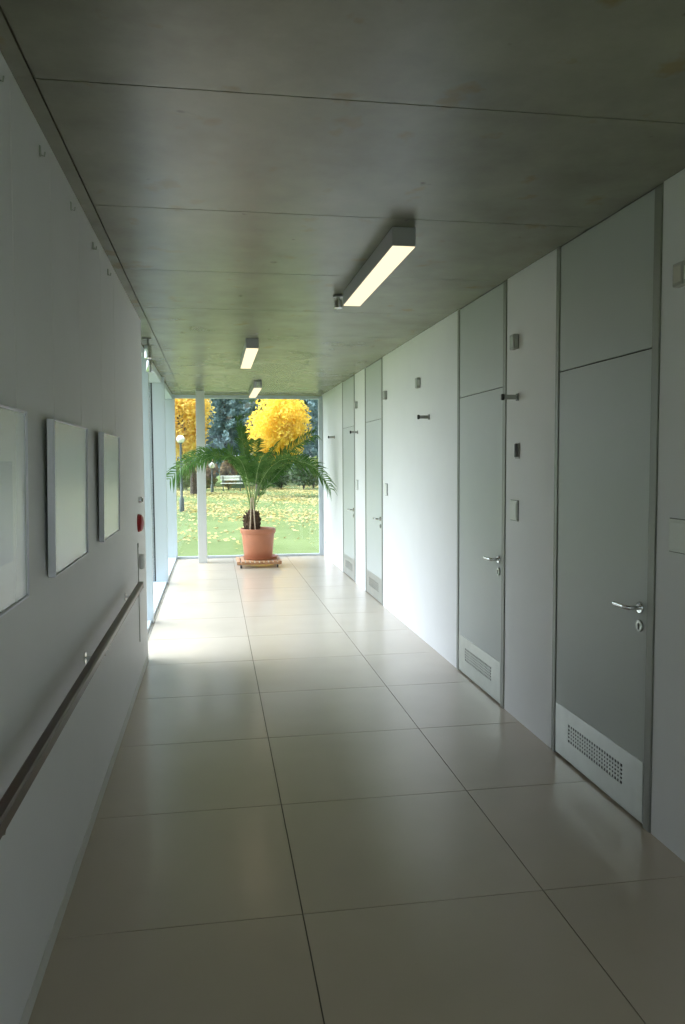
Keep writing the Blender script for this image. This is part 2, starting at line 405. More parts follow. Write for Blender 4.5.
# ------------------------------------------------------------------ doors on the right
def make_door(idx, y0, y1, label):
    d = thing('door_%d' % idx, (XR, (y0+y1)/2, 0), label, 'door', None, 'structure')
    fw0, fw1 = 0.062, 0.050           # near and far jamb
    fx = XR-0.006
    f = MB()
    f.bbox(fx, XR+0.05, y0+0.004, y0+fw0-0.006, 0, ZC, 0.002)
    f.bbox(fx, XR+0.05, y1-fw1+0.006, y1-0.004, 0, ZC, 0.002)
    f.build('door_frame', M['doorframe'], d)
    MB().box(XR+0.012, XR+0.10, y0+0.0005, y1-0.0005, 0.0, ZC-0.002).build('shadow_gap', M['gap'], d)
    a, b = y0+fw0, y1-fw1
    MB().bbox(XR-0.001, XR+0.012, a, b, 2.070, ZC, 0.001).build('transom_panel', M['door'], d)
    leaf = MB().bbox(XR-0.001, XR+0.012, a, b, 0.010, 2.064, 0.001).build('door_leaf', M['door'], d)
    # steel kick plate, built around its ventilation opening
    ga, gb, g0, g1 = y0+0.238, y0+0.795, 0.115, 0.210
    kp = MB(); kx0, kx1 = XR-0.0035, XR-0.0012
    kp.box(kx0, kx1, a+0.004, ga, 0.014, 0.285); kp.box(kx0, kx1, gb, b-0.004, 0.014, 0.285)
    kp.box(kx0, kx1, ga, gb, 0.014, g0); kp.box(kx0, kx1, ga, gb, g1, 0.285)
    n, mrow = 22, 5
    for i in range(1, n):
        yy = ga + (gb-ga)*i/n; kp.box(kx0, kx1, yy-0.006, yy+0.006, g0, g1)
    for j in range(1, mrow):
        zz = g0 + (g1-g0)*j/mrow; kp.box(kx0+0.0002, kx1, ga, gb, zz-0.0045, zz+0.0045)
    k = kp.build('kick_plate', M['steel'], d)
    MB().box(XR-0.0011, XR-0.0010, ga, gb, g0, g1).build('vent_opening', M['gap'], k)
    # lever handle, rose and lock rose
    hy, hz = y0+0.112, 0.958
    h = MB().lathe([(0.026, 0.0), (0.026, 0.006), (0.024, 0.009)], (XR-0.001, hy, hz), 24, '-x')
    h.tube([(XR-0.008, hy, hz), (XR-0.045, hy, hz), (XR-0.055, hy+0.004, hz), (XR-0.060, hy+0.016, hz), (XR-0.060, hy+0.05, hz), (XR-0.058, hy+0.125, hz)], [0.010, 0.010, 0.0105, 0.0105, 0.0105, 0.0095], 12)
    h.build('door_handle', M['chrome'], d, smooth=True)
    e = MB().lathe([(0.026, 0.0), (0.026, 0.006), (0.024, 0.009)], (XR-0.001, hy, 0.878), 24, '-x').build('lock_rose', M['steel'], d, smooth=True)
    MB().lathe([(0.008, 0.0), (0.008, 0.002)], (XR-0.010, hy, 0.882), 16, '-x').box(XR-0.012, XR-0.010, hy-0.004, hy+0.004, 0.862, 0.882).build('keyhole', M['black'], e)
    return d
DL = ['grey flush door nearest the camera with lever handle and vented kick plate',
      'second grey door from the camera, with the long white wall beyond it',
      'third grey door from the camera, beyond the long white wall',
      'farthest grey door, nearest the palm and end window']
for i, (a, b) in enumerate(DOORS): make_door(i+1, a, b, DL[i])

# ------------------------------------------------------------------ ceiling lamps
def make_lamp(x, y0, y1, label):
    t = thing('ceiling_lamp', ((x), (y0+y1)/2, ZC), label, 'ceiling light', 'box lamps along the corridor ceiling')
    w = 0.0575
    MB().bbox(x-w, x+w, y0, y1, 2.630, ZC, 0.003).build('lamp_housing', M['lampbody'], t)
    MB().bbox(x-w+0.002, x+w-0.002, y0+0.003, y1-0.003, 2.6265, 2.6315, 0.0015).build('diffuser', M['lampglow'], t)
    return t
make_lamp(0.917, 3.73, 5.18, 'lit grey box ceiling lamp nearest the camera, on the right of the ceiling')
make_lamp(0.360, 7.22, 8.76, 'lit box ceiling lamp in the middle of the corridor, second from the camera')
make_lamp(0.620, 11.06, 12.69, 'smallest lit box ceiling lamp, closest to the end window')
def make_spot(x, y, label):
    t = thing('ceiling_spot', (x, y, ZC), label, 'spotlight', 'small chrome ceiling fittings')
    MB().lathe([(0.034, -0.012), (0.034, 0.0)], (x, y, ZC), 24).build('ceiling_rose', M['dkmetal'], t, smooth=True)
    MB().lathe([(0.020, -0.088), (0.030, -0.085), (0.030, -0.030), (0.014, -0.022), (0.014, -0.012)], (x, y, ZC), 24).build('spot_body', M['chrome'], t, smooth=True)
    return t
make_spot(0.845, 5.30, 'small chrome ceiling fitting at the far end of the nearest lamp')
make_spot(0.625, 10.93, 'small chrome ceiling fitting in front of the farthest lamp')

# chrome fitting where the left wall stops under the ceiling
t = thing('wall_spot', (-0.57, 7.31, ZC), 'shiny chrome double spotlight under the ceiling beyond the left wall end', 'spotlight')
MB().box(-0.62, -0.54, 7.29, 7.33, ZC-0.012, ZC).tube([(-0.570, 7.31, ZC-0.01), (-0.570, 7.31, 2.64)], 0.008, 10).build('ceiling_bracket', M['dkmetal'], t)
MB().lathe([(0.024, -0.07), (0.034, -0.06), (0.034, 0.05), (0.018, 0.062)], (-0.570, 7.31, 2.60), 20).build('upper_spot_head', M['chrome'], t, smooth=True)
MB().lathe([(0.028, -0.06), (0.034, -0.05), (0.024, 0.04), (0.012, 0.05)], (-0.560, 7.31, 2.475), 20).build('lower_spot_head', M['chrome'], t, smooth=True)

# ------------------------------------------------------------------ pictures on the left wall
def make_picture(y0, y1, label, inner=None):
    z0, z1 = 1.222, 1.746
    t = thing('framed_picture', (XL+0.002, (y0+y1)/2, z0), label, 'picture', 'framed pictures on the left wall')
    xb, xf = XL+0.008, XL+0.033
    f = MB(); w = 0.007
    f.bbox(xb, xf, y0, y0+w, z0, z1, 0.002).bbox(xb, xf, y1-w, y1, z0, z1, 0.002)
    f.bbox(xb, xf, y0+w, y1-w, z0, z0+w, 0.002).bbox(xb, xf, y0+w, y1-w, z1-w, z1, 0.002)
    f.build('picture_frame', M['frame'], t)
    MB().box(xb+0.004, xf-0.012, y0+w, y1-w, z0+w, z1-w).build('mount_board', M['mount'] if inner else M['printpaper'], t)
    if inner:
        MB().box(xf-0.0119, xf-0.0112, y0+0.13, y1-0.13, z0+0.12, z1-0.14).build('print', M[inner], t)
    MB().box(xf-0.009, xf-0.006, y0+w, y1-w, z0+w, z1-w).build('picture_glass', M['picglass'], t)
    for yy in (y0+0.10, y1-0.04):
        MB().tube([(xb+0.006, yy, z1-0.002), (XL+0.006, yy, 2.632)], 0.0006, 6).build('hanging_wire', M['wire'], t)
    t.rotation_euler = (0, math.radians(1.1), 0)
    return t
make_picture(1.60, 2.315, 'framed picture nearest the camera, cut off by the photo edge', 'printgrey')
make_picture(2.690, 3.375, 'middle white-framed picture with a plain pale greenish sheet')
make_picture(3.850, 4.490, 'white-framed picture farthest along the left wall, nearest the handrail end', 'printpaper')
def make_hook(y, label):
    t = thing('picture_hook', (XL, y, 2.632), label, 'hook', 'picture hooks under the ceiling')
    m = MB().bbox(XL, XL+0.005, y-0.006, y+0.006, 2.618, 2.652, 0.001)
    m.tube([(XL+0.005, y, 2.622), (XL+0.016, y, 2.618), (XL+0.018, y, 2.632)], 0.0025, 8)
    m.build('hook_plate', M['steel'], t)
    return t
for y, s in ((2.275, 'small picture hook high above the nearest framed picture'), (2.795, 'small picture hook above the left end of the middle picture'),
             (3.365, 'small picture hook above the right end of the middle picture'), (3.95, 'small picture hook above the left end of the farthest picture'),
             (4.48, 'small picture hook above the right end of the farthest picture')):
    make_hook(y, s)

# ------------------------------------------------------------------ handrail
t = thing('handrail', (XL, 3.2, 0.80), 'long dark brown wooden handrail fixed along the left wall', 'handrail')
MB().bbox(-0.486, -0.452, 0.9, 5.02, 0.812, 0.852, 0.006).build('rail', M['darkwood'], t)
for yy in (1.78, 3.4, 4.93):
    MB().tube([(XL+0.001, yy, 0.775), (-0.50, yy, 0.775), (-0.475, yy, 0.785), (-0.469, yy, 0.815)], 0.007, 10).lathe([(0.025, 0), (0.025, 0.005)], (XL+0.001, yy, 0.775), 20, 'x').build('rail_bracket', M['chrome'], t, smooth=True)
MB().bbox(-0.487, -0.451, 5.02, 5.028, 0.811, 0.853, 0.002).build('end_cap', M['steel'], t)

# ------------------------------------------------------------------ small fittings at the end of the left wall
t = thing('alarm_button', (XL, 5.86, 1.16), 'red round alarm device on the left wall', 'alarm')
MB().lathe([(0.066, -0.002), (0.066, 0.012)], (XL, 5.86, 1.16), 28, 'x').build('back_plate', M['red'], t, smooth=True)
MB().lathe([(0.064, 0.012), (0.060, 0.026), (0.042, 0.038), (0.015, 0.043), (1e-6, 0.044)], (XL, 5.86, 1.16), 28, 'x').build('dome', M['red'], t, smooth=True)
t = thing('key_switch', (XL, 5.93, 1.325), 'small chrome key switch above the red alarm device', 'switch')
MB().lathe([(0.024, 0), (0.024, 0.020), (0.020, 0.024)], (XL, 5.93, 1.325), 24, 'x').build('switch_ring', M['chrome'], t, smooth=True)
MB().lathe([(0.013, 0.024), (0.013, 0.034)], (XL, 5.93, 1.325), 20, 'x').build('switch_barrel', M['dkmetal'], t, smooth=True)
t = thing('dispenser', (XL, 5.86, 0.87), 'slim white rounded fitting on the left wall below the red alarm', 'wall fitting')
MB().lathe([(0.012, -0.055), (0.020, -0.048), (0.022, 0.0), (0.020, 0.048), (0.012, 0.055)], (XL+0.016, 5.90, 0.87), 20).build('white_cover', M['whiteplastic'], t, smooth=True)
MB().box(XL, XL+0.004, 5.890, 5.910, 0.825, 0.915).build('mounting_plate', M['whiteplastic'], t)
t = thing('conduit', (XL, 5.78, 0.3), 'thin vertical grey conduit on the left wall crossing behind the rail end', 'conduit')
MB().box(XL-0.002, XL+0.006, 5.775, 5.785, 0.30, 1.0).build('conduit_run', M['greyplastic'], t)
MB().box(XL, XL+0.009, 5.77, 5.79, 0.99, 1.02).build('conduit_cap', M['greyplastic'], t)

# ------------------------------------------------------------------ small fittings on the right wall
def make_switch(y, z, label, w=0.115, h=0.12):
    t = thing('light_switch', (XR, y, z-h/2), label, 'switch', 'flat white switch plates on the right wall')
    MB().box(XR-0.003, XR, y-w/2-0.004, y+w/2+0.006, z-h/2-0.004, z+h/2+0.004).build('shadow_outline', M['dkmetal'], t)  # dark backing stands in for the shadow line around the plate
    MB().bbox(XR-0.011, XR-0.003, y-w/2, y+w/2, z-h/2, z+h/2, 0.002).build('switch_plate', M['whiteplastic'], t)
    MB().bbox(XR-0.014, XR-0.011, y-w/2+0.010, y+w/2-0.010, z-h/2+0.010, z+h/2-0.010, 0.002).build('rocker', M['whiteplastic'], t)
make_switch(2.80, 1.296, 'white wall plate at the photo edge beside the nearest door', 0.20, 0.13)
make_switch(4.57, 1.293, 'white switch plate between the nearest two doors')
make_switch(8.21, 1.296, 'white switch plate on the long wall before the third door')
make_switch(9.95, 1.296, 'white switch plate between the two farthest doors')
def make_sensor(y, z, label, light=False):
    t = thing('wall_sensor', (XR, y, z-0.05), label, 'sensor', 'little grey boxes high on the right wall')
    MB().bbox(XR-0.034, XR, y-0.035, y+0.035, z-0.045, z+0.045, 0.004).build('sensor_box', M['greyplastic'], t)
    MB().box(XR-0.0355, XR-0.034, y-0.024, y+0.024, z-0.030, z+0.030).build('sensor_window', M['steel'], t)
    MB().box(XR-0.028, XR-0.008, y-0.0355, y-0.035, z-0.026, z+0.026).build('sensor_label', M['whiteplastic'] if light else M['steel'], t)
make_sensor(2.84, 2.318, 'small grey box high on the wall at the photo edge, right of the nearest door', True)
make_sensor(4.56, 2.315, 'small grey box high on the wall between the nearest two doors')
make_sensor(6.84, 2.294, 'small grey box high on the long wall above a black-tipped peg', True)
make_sensor(8.20, 2.30, 'small grey box high on the wall before the third door')
make_sensor(9.93, 2.32, 'small grey box high on the wall between the two farthest doors')
def make_peg(y, z, label):
    t = thing('wall_peg', (XR, y, z), label, 'peg', 'black-tipped metal pegs on the right wall')
    MB().bbox(XR-0.006, XR, y-0.018, y+0.018, z-0.022, z+0.022, 0.001).build('base_plate', M['dkmetal'], t)
    m = MB().bbox(XR-0.088, XR-0.006, y-0.008, y+0.008, z+0.006, z+0.014, 0.001).bbox(XR-0.088, XR-0.006, y-0.008, y+0.008, z-0.014, z-0.006, 0.001)
    m.box(XR-0.085, XR-0.010, y-0.004, y+0.004, z-0.007, z+0.007)
    m.build('peg_arm', M['greyplastic'], t)
    MB().bbox(XR-0.104, XR-0.086, y-0.012, y+0.012, z-0.019, z+0.019, 0.004).build('peg_tip', M['black'], t)
make_peg(4.54, 1.982, 'black-tipped metal peg between the nearest two doors')
make_peg(6.52, 1.974, 'black-tipped metal peg on the long white wall')
make_peg(9.90, 1.972, 'black-tipped metal peg between the two farthest doors')
make_peg(11.85, 1.970, 'black-tipped metal peg next to the end window')
t = thing('coat_hook', (XR, 4.53, 1.62), 'small dark upright wall hook above the white switch between nearest two doors', 'hook')
MB().bbox(XR-0.006, XR+0.002, 4.50, 4.56, 1.61, 1.705, 0.002).build('hook_plate', M['greyplastic'], t)
MB().bbox(XR-0.026, XR-0.006, 4.512, 4.528, 1.62, 1.70, 0.003).build('hook_post', M['dkmetal'], t)
t = thing('socket', (XR, 12.9, 0.22), 'small white socket low on the right wall by the end window', 'socket')
MB().bbox(XR-0.010, XR, 12.86, 12.94, 0.21, 0.29, 0.002).build('socket_plate', M['whiteplastic'], t)
MB().lathe([(0.022, 0), (0.022, 0.002)], (XR-0.010, 12.9, 0.25), 20, '-x').build('socket_well', M['greyplastic'], t)

# ------------------------------------------------------------------ palm on its trolley
PX, PY = 0.650, 12.08
t = thing('plant_trolley', (PX, PY, 0), 'low slatted wooden plant trolley on castors under the palm pot', 'plant stand')
for k in range(9):
    yy = PY-0.33 + 0.66*(k+0.5)/9
for k in range(10):
    xx = PX-0.345 + 0.69*(k+0.5)/10
    MB().bbox(xx-0.026, xx+0.026, PY-0.33, PY+0.33, 0.082, 0.104, 0.003).build('slat', M['slat'], t)
for yy in (PY-0.29, PY+0.29):
    MB().bbox(PX-0.335, PX+0.335, yy-0.022, yy+0.022, 0.052, 0.0815, 0.003).build('cross_bar', M['slat'], t)
for sx in (-1, 1):
    for sy in (-1, 1):
        cx, cy = PX+sx*0.275, PY+sy*0.275
        c = MB().box(cx-0.016, cx-0.013, cy-0.015, cy+0.015, 0.02, 0.052).box(cx+0.013, cx+0.016, cy-0.015, cy+0.015, 0.02, 0.052).box(cx-0.016, cx+0.016, cy-0.018, cy+0.018, 0.047, 0.0518).build('castor', M['steel'], t)
        MB().lathe([(0.018, -0.011), (0.023, -0.008), (0.023, 0.008), (0.018, 0.011)], (cx, cy, 0.0235), 20, 'x').build('wheel', M['rubber'], c, smooth=True)
sau = MB().lathe([(0.02, 0.105), (0.235, 0.105), (0.262, 0.150), (0.270, 0.152), (0.268, 0.143), (0.240, 0.112), (0.02, 0.112)], (PX+0.035, PY+0.01, 0), 40).build('plant_saucer', M['terracotta'], None, (PX+0.035, PY+0.01, 0.105), True)
tag(sau, 'terracotta saucer on the trolley under the palm pot', 'saucer')

pl = thing('potted_palm', (PX, PY, 0.113), 'tall potted date palm with arching green fronds in a terracotta pot', 'plant')
MB().lathe([(0.02, 0.113), (0.205, 0.113), (0.212, 0.120), (0.252, 0.50), (0.262, 0.505), (0.272, 0.525), (0.272, 0.575), (0.265, 0.580), (0.255, 0.575), (0.245, 0.52), (0.02, 0.52)], (PX, PY, 0), 48).build('pot', M['terracotta'], pl, smooth=True)
so = MB(); so.lathe([(0.02, 0.521), (0.248, 0.523), (0.235, 0.545), (0.12, 0.557), (1e-6, 0.56)], (PX, PY, 0), 32).build('soil', M['soil'], pl, smooth=True)
BX, BY = 0.560, 12.06
tr = MB(); prof = [(0.085, 0.545), (0.115, 0.60), (0.125, 0.66), (0.112, 0.73), (0.085, 0.80), (0.05, 0.86), (0.02, 0.90)]
tr.lathe(prof, (BX, BY, 0), 18)
rt = random.Random(3)
for i in range(150):                      # old leaf bases all around the stem
    a = rt.uniform(0, 2*PI); h = rt.uniform(0.56, 0.82)
    r = 0.118 if h < 0.72 else 0.118 - (h-0.72)*0.55
    p = Vector((BX+math.cos(a)*r*0.85, BY+math.sin(a)*r*0.85, h))
    q = p + Vector((math.cos(a)*rt.uniform(.02,.05), math.sin(a)*rt.uniform(.02,.05), rt.uniform(.03,.075)))
    tr.tube([p, (p+q)/2+Vector((math.cos(a)*.008, math.sin(a)*.008, 0)), q], [0.014, 0.011, 0.003], 5)
tr.build('trunk', M['trunk'], pl)
for sx, tx in ((0.520, 0.548), (0.604, 0.572)):
    MB().tube([(sx, 11.90, 0.50), (tx, 11.955, 1.06)], 0.0105, 8).build('stake', M['cane'], pl)
MB().lathe([(0.030, 1.0), (0.032, 1.006), (0.030, 1.012)], (0.561, 11.955, 0), 16).build('twine', M['cane'], pl)

def bez(P, t):
    a, b, c, d = P; u = 1-t
    return a*(u**3) + b*(3*u*u*t) + c*(3*u*t*t) + d*(t**3)
def frond(P, n=44, ll=0.26, start=0.33, spread=0.85, rr=0.008, seed=0, droop=0.25, w=0.012, roll=0.0):
    rnd = random.Random(seed)
    P = [Vector(p) for p in P]
    m = MB(); ra = MB()
    N = 24; pts = [bez(P, i/N) for i in range(N+1)]
    ra.tube(pts, [rr*(1-0.8*i/N) for i in range(N+1)], 6)
    for i in range(n):
        tt = start + (1-start)*(i+0.5)/n
        p = bez(P, tt); tan = (bez(P, min(1, tt+0.01)) - bez(P, tt-0.01)).normalized()
        side = tan.cross(Vector((0,0,1)))
        if side.length < 0.15: side = tan.cross(Vector((0,1,0)))
        side.normalize(); nor = side.cross(tan).normalized()
        cs, sn = math.cos(roll*tt), math.sin(roll*tt)
        side, nor = side*cs + nor*sn, nor*cs - side*sn
        L = ll*(0.66 + 0.34*math.sin(PI*min(1, (tt-start)/(1-start)*0.85+0.15)))*rnd.uniform(.85, 1.1)
        if tt < start+0.12: L *= 0.6
        for sgn in (-1, 1):
            fwd = 0.35 + 0.5*tt + rnd.uniform(-.1, .1)
            d = (side*sgn*spread + tan*fwd + nor*(0.25 + rnd.uniform(-.15, .15))).normalized()
            wv = d.cross(nor).normalized()
            q1 = p + d*L*0.45; q2 = p + d*L + Vector((0,0,-1))*L*droop*rnd.uniform(.6, 1.4)
            q1.x = min(q1.x, 1.80); q2.x = min(q2.x, 1.805); o = nor*0.003
            m.add([p-wv*w*0.4, p+wv*w*0.4, q1+wv*w-o, q1-wv*w-o, q2, q1+o*1.2],
                  [(0,1,5), (1,2,5), (0,5,3), (5,2,4), (3,5,4)])
    return ra, m
B = (BX, BY)
FR = [  # base is the crown of the stem; points in world metres
    [(BX-.01, BY, .84), (.54, 12.06, 1.35), (.42, 12.05, 1.85), (.36, 12.02, 2.22)],
    [(BX, BY-.02, .84), (.54, 11.97, 1.3), (.44, 11.85, 1.75), (.40, 11.76, 2.08)],
    [(BX-.02, BY, .83), (.50, 12.04, 1.62), (-.02, 11.95, 2.10), (-.66, 11.85, 1.34)],
    [(BX-.02, BY-.02, .83), (.50, 11.97, 1.42), (.24, 11.8, 1.95), (-.22, 11.68, 1.58)],
    [(BX-.02, BY+.02, .83), (.50, 12.1, 1.45), (.14, 12.15, 1.98), (-.42, 12.1, 1.66)],
    [(BX+.02, BY, .84), (.66, 12.06, 1.32), (.98, 12.1, 1.72), (1.53, 12.1, 2.02)],
    [(BX+.02, BY-.01, .83), (.66, 11.98, 1.50), (1.36, 11.8, 2.00), (1.72, 11.62, 1.18)],
    [(BX+.02, BY+.01, .83), (.64, 12.15, 1.35), (.92, 12.35, 1.88), (1.46, 12.5, 1.66)],
    [(BX+.02, BY-.02, .83), (.62, 11.95, 1.25), (.82, 11.72, 1.70), (1.16, 11.52, 1.64)],
    [(BX+.01, BY-.02, .84), (.60, 11.95, 1.30), (.66, 11.65, 1.72), (.74, 11.40, 1.72)],
    [(BX, BY+.02, .84), (.58, 12.25, 1.40), (.62, 12.5, 1.90), (.66, 12.72, 1.95)],
    [(BX+.02, BY+.02, .83), (.64, 12.2, 1.30), (.80, 12.45, 1.70), (1.00, 12.62, 1.88)],
    [(BX-.01, BY-.03, .84), (.53, 11.9, 1.30), (.42, 11.6, 1.75), (.26, 11.38, 1.66)],
    [(BX+.02, BY, .83), (.66, 12.02, 1.08), (.84, 12.0, 1.32), (1.10, 11.95, 1.56)],
    [(BX-.02, BY, .83), (.50, 12.1, 1.20), (.40, 12.12, 1.55), (.20, 12.15, 1.80)],
]
for i, P in enumerate(FR):
    ra, m = frond(P, n=38 if i in (0, 2, 5, 6) else 30, ll=0.31 if i in (2, 5, 6) else 0.26, seed=i, spread=0.6 if i < 2 else 1.0, w=0.013 if i in (2, 6) else 0.012, droop=0.4 if i in (2, 6) else 0.25, roll=(0.0, 0.0, 0.95, 0.8, -0.7, 0.8, 0.95, -0.7, 0.6, 0.0, 0.0, 0.6, 0.0, 0.8, -0.8)[i])
    f = m.build('frond', M['palm'], pl)
    ra.build('frond_stalk', M['rachis'], f, smooth=True)

# ------------------------------------------------------------------ outdoors
GZ = -0.10
lw = MB(); lw.box(-90, 90, -60, 160, GZ-0.3, GZ)
struct('lawn', lw, M['lawn'], 'green autumn lawn outside the end window', 'lawn')
rl = random.Random(11); lv = MB()
for i in range(36000):
    y = 14.5 + 40*rl.random()**0.62; x = rl.uniform(-0.14*y-1.5, 0.17*y+1.5)
    dens = 0.25 if y < 17 else (0.6 if y < 22 else 1.0)
    if rl.random() > dens*(0.55+0.45*math.sin(x*0.9+y*0.5)): continue
    s = rl.uniform(0.032, 0.068); a = rl.uniform(0, PI); z = GZ+0.004+rl.random()*0.02
    c, sn = math.cos(a)*s, math.sin(a)*s; h = rl.uniform(0.0, 0.05)
    lv.add([(x-c, y-sn, z), (x+sn*.6, y-c*.6, z+h), (x+c, y+sn, z+h*.6), (x-sn*.6, y+c*.6, z)], [(0,1,2,3)])
tag(lv.build('fallen_leaves', M['fallen'], None, (0, 30, GZ)), 'yellow fallen leaves scattered over the lawn', 'leaves', None, 'stuff')

def quad_leaf(m, p, s, rnd):
    d = Vector((rnd.gauss(0,1), rnd.gauss(0,1), rnd.gauss(0,1))).normalized()
    e = d.cross(Vector((rnd.gauss(0,1), rnd.gauss(0,1), rnd.gauss(0,1)))).normalized()
    m.add([p-d*s, p-e*s*.55, p+d*s, p+e*s*.55], [(0,1,2,3)])
def blob_crown(c, r, n, s, seed, lumps=26):
    rnd = random.Random(seed); m = MB(); L = []
    for i in range(lumps):
        d = Vector((rnd.gauss(0,1), rnd.gauss(0,1), rnd.gauss(0,1))).normalized()
        L.append((Vector((c[0]+d.x*r[0]*.66, c[1]+d.y*r[1]*.66, c[2]+d.z*r[2]*.66)), rnd.uniform(.34, .46)))
    for i in range(n):
        q, k = rnd.choice(L)
        d = Vector((rnd.gauss(0,1), rnd.gauss(0,1), rnd.gauss(0,1))).normalized() * (rnd.random()**0.35)
        p = q + Vector((d.x*r[0]*k, d.y*r[1]*k, d.z*r[2]*k))
        quad_leaf(m, p, s*rnd.uniform(.7, 1.3), rnd)
    return m
def tree(name, label, cat, base, c, r, n, s, leaf, seed, group=None, tr_r=0.10, lumps=26):
    t = thing(name, base, label, cat, group)
    b = Vector(base); cc = Vector(c)
    tk = MB().tube([b, b.lerp(Vector((base[0]*.7+c[0]*.3, base[1]*.7+c[1]*.3, 0)), 0.0)+Vector((0,0,(c[2]-r[2]-b.z)*.6)), cc-Vector((0,0,r[2]*.6)), cc+Vector((0,0,r[2]*.3))], [tr_r*1.25, tr_r, tr_r*.8, tr_r*.3], 9)
    rnd = random.Random(seed+99)
    for i in range(7):
        a = rnd.uniform(0, 2*PI); e = cc+Vector((math.cos(a)*r[0]*.7, math.sin(a)*r[1]*.7, rnd.uniform(-.3,.5)*r[2]))
        tk.tube([cc-Vector((0,0,r[2]*.6)), (cc+e)/2, e], [tr_r*.5, tr_r*.3, tr_r*.1], 6)
    tk.build('trunk', M['bark'], t)
    blob_crown(c, r, n, s, seed, lumps).build('foliage', M[leaf], t)
    return t
tree('maple_tree', 'round golden yellow tree on the lawn seen behind the palm', 'tree', (2.05, 38, GZ), (2.95, 38, 3.30), (1.68, 1.7, 1.95), 12000, 0.085, 'yellow', 1, tr_r=0.09, lumps=40)
tree('maple_tree', 'amber yellow tree on the lawn seen left of the column', 'tree', (-1.10, 42.5, GZ), (-1.75, 42.5, 3.95), (1.75, 1.7, 2.2), 14000, 0.09, 'orange', 2, tr_r=0.16, lumps=40)

def spruce(label, base, H, R, z0, seed, leaf='spruce', tiers=26, s=0.16, group=None):
    rnd = random.Random(seed); t = thing('spruce_tree', base, label, 'tree', group)
    b = Vector(base)
    MB().tube([b, b+Vector((0,0,H*.5)), b+Vector((0,0,H))], [R*.07, R*.045, 0.02], 8).build('trunk', M['bark'], t)
    m = MB()
    for k in range(tiers):
        f = k/(tiers-1); z = z0 + (H-z0)*f; rr = R*(1-f)**0.85*rnd.uniform(.85, 1.1)+0.15
        nb = int(7 + 7*(1-f))
        for j in range(nb):
            a = 2*PI*(j+rnd.random()*.7)/nb; L = rr*rnd.uniform(.8, 1.1); sag = L*rnd.uniform(.18, .4)
            steps = max(4, int(L/0.16))
            for i in range(1, steps+1):
                u = i/steps
                p = b + Vector((math.cos(a)*L*u, math.sin(a)*L*u, z - sag*math.sin(u*PI*.75)))
                for q in range(4):
                    w = 0.30*(1-u*.6)
                    quad_leaf(m, p+Vector((rnd.uniform(-w,w), rnd.uniform(-w,w), rnd.uniform(-.16,.04))), s*rnd.uniform(.7, 1.2), rnd)
    m.build('foliage', M[leaf], t)
    return t
spruce('tall blue-grey spruce with drooping branches between column and yellow tree', (0.75, 55.5, GZ), 14, 3.3, 2.0, 5)
spruce('blue-green spruce at the right edge of the end window behind the yellow tree', (8.0, 56, GZ), 13, 3.0, 1.5, 6)
# darker trees behind
bg = [(-6.5, 60, 3.2, 5.0, 'dgreen', 'dark green tree far left of the lawn behind the amber tree'),
      (-1.6, 64, 3.0, 5.2, 'dgreen', 'dark green tree behind the column beyond the lawn'),
      (4.6, 63, 3.2, 5.2, 'dgreen', 'dark green tree hidden behind the golden round tree'),
      (11.0, 62, 3.0, 5.0, 'olive', 'olive green tree far right behind the blue-green spruce'),
      (7.4, 72, 3.2, 5.4, 'dgreen', 'dark green tree beyond the right edge of the golden tree'),
      (1.2, 79, 3.4, 6.4, 'dgreen', 'dark green tree behind the tall blue-grey spruce')]
for i, (x, y, rx, rz, lf, lab) in enumerate(bg):
    tree('broadleaf_tree', lab, 'tree', (x, y, GZ), (x, y, 1.2+rz), (rx, rx, rz), 5200, 0.22, lf, 20+i, 'dark trees beyond the lawn', 0.22, 34)
# shrubs along the far edge of the lawn
sh = [(-4.2, 47.5, 0.9, 'dgreen', 'dark shrub at the left end of the far lawn edge'), (-2.9, 49.6, 0.9, 'olive', 'olive shrub left of the lamp post on the far lawn edge'),
      (-1.9, 47.4, 0.80, 'olive', 'olive shrub by the amber tree trunk'), (-0.55, 48.6, 0.85, 'russet', 'russet shrub just right of the column below the low globe lamp'),
      (0.85, 48.4, 0.58, 'russet', 'russet shrub beside the pale bench'), (2.75, 49.9, 0.85, 'dgreen', 'dark shrub right of the pale bench'),
      (2.75, 47.6, 0.80, 'dgreen', 'dark shrub behind the palm stalks'), (4.1, 48.9, 0.95, 'dgreen', 'dark shrub below the golden tree crown'),
      (5.3, 47.0, 0.85, 'dgreen', 'dark shrub below the right side of the golden tree'), (6.2, 49.3, 0.95, 'olive', 'olive shrub in the right part of the end window'),
      (7.5, 47.4, 0.95, 'dgreen', 'dark shrub at the right end of the far lawn edge')]
for i, (x, y, r, lf, lab) in enumerate(sh):
    t = thing('shrub', (x, y, GZ), lab, 'shrub', 'shrubs on the far lawn edge')
    tk = MB(); rnd = random.Random(i+70)
    for k in range(5):
        a = rnd.uniform(0, 2*PI); tk.tube([(x, y, GZ), (x+math.cos(a)*.3*r, y+math.sin(a)*.3*r, 0.6), (x+math.cos(a)*.6*r, y+math.sin(a)*.6*r, 1.3)], [.03, .02, .008], 6)
    tk.build('stems', M['bark'], t)
    blob_crown((x, y, 0.92), (r*.95, r*.8, 1.0), 1500, 0.10, 40+i, 16).build('foliage', M[lf], t)

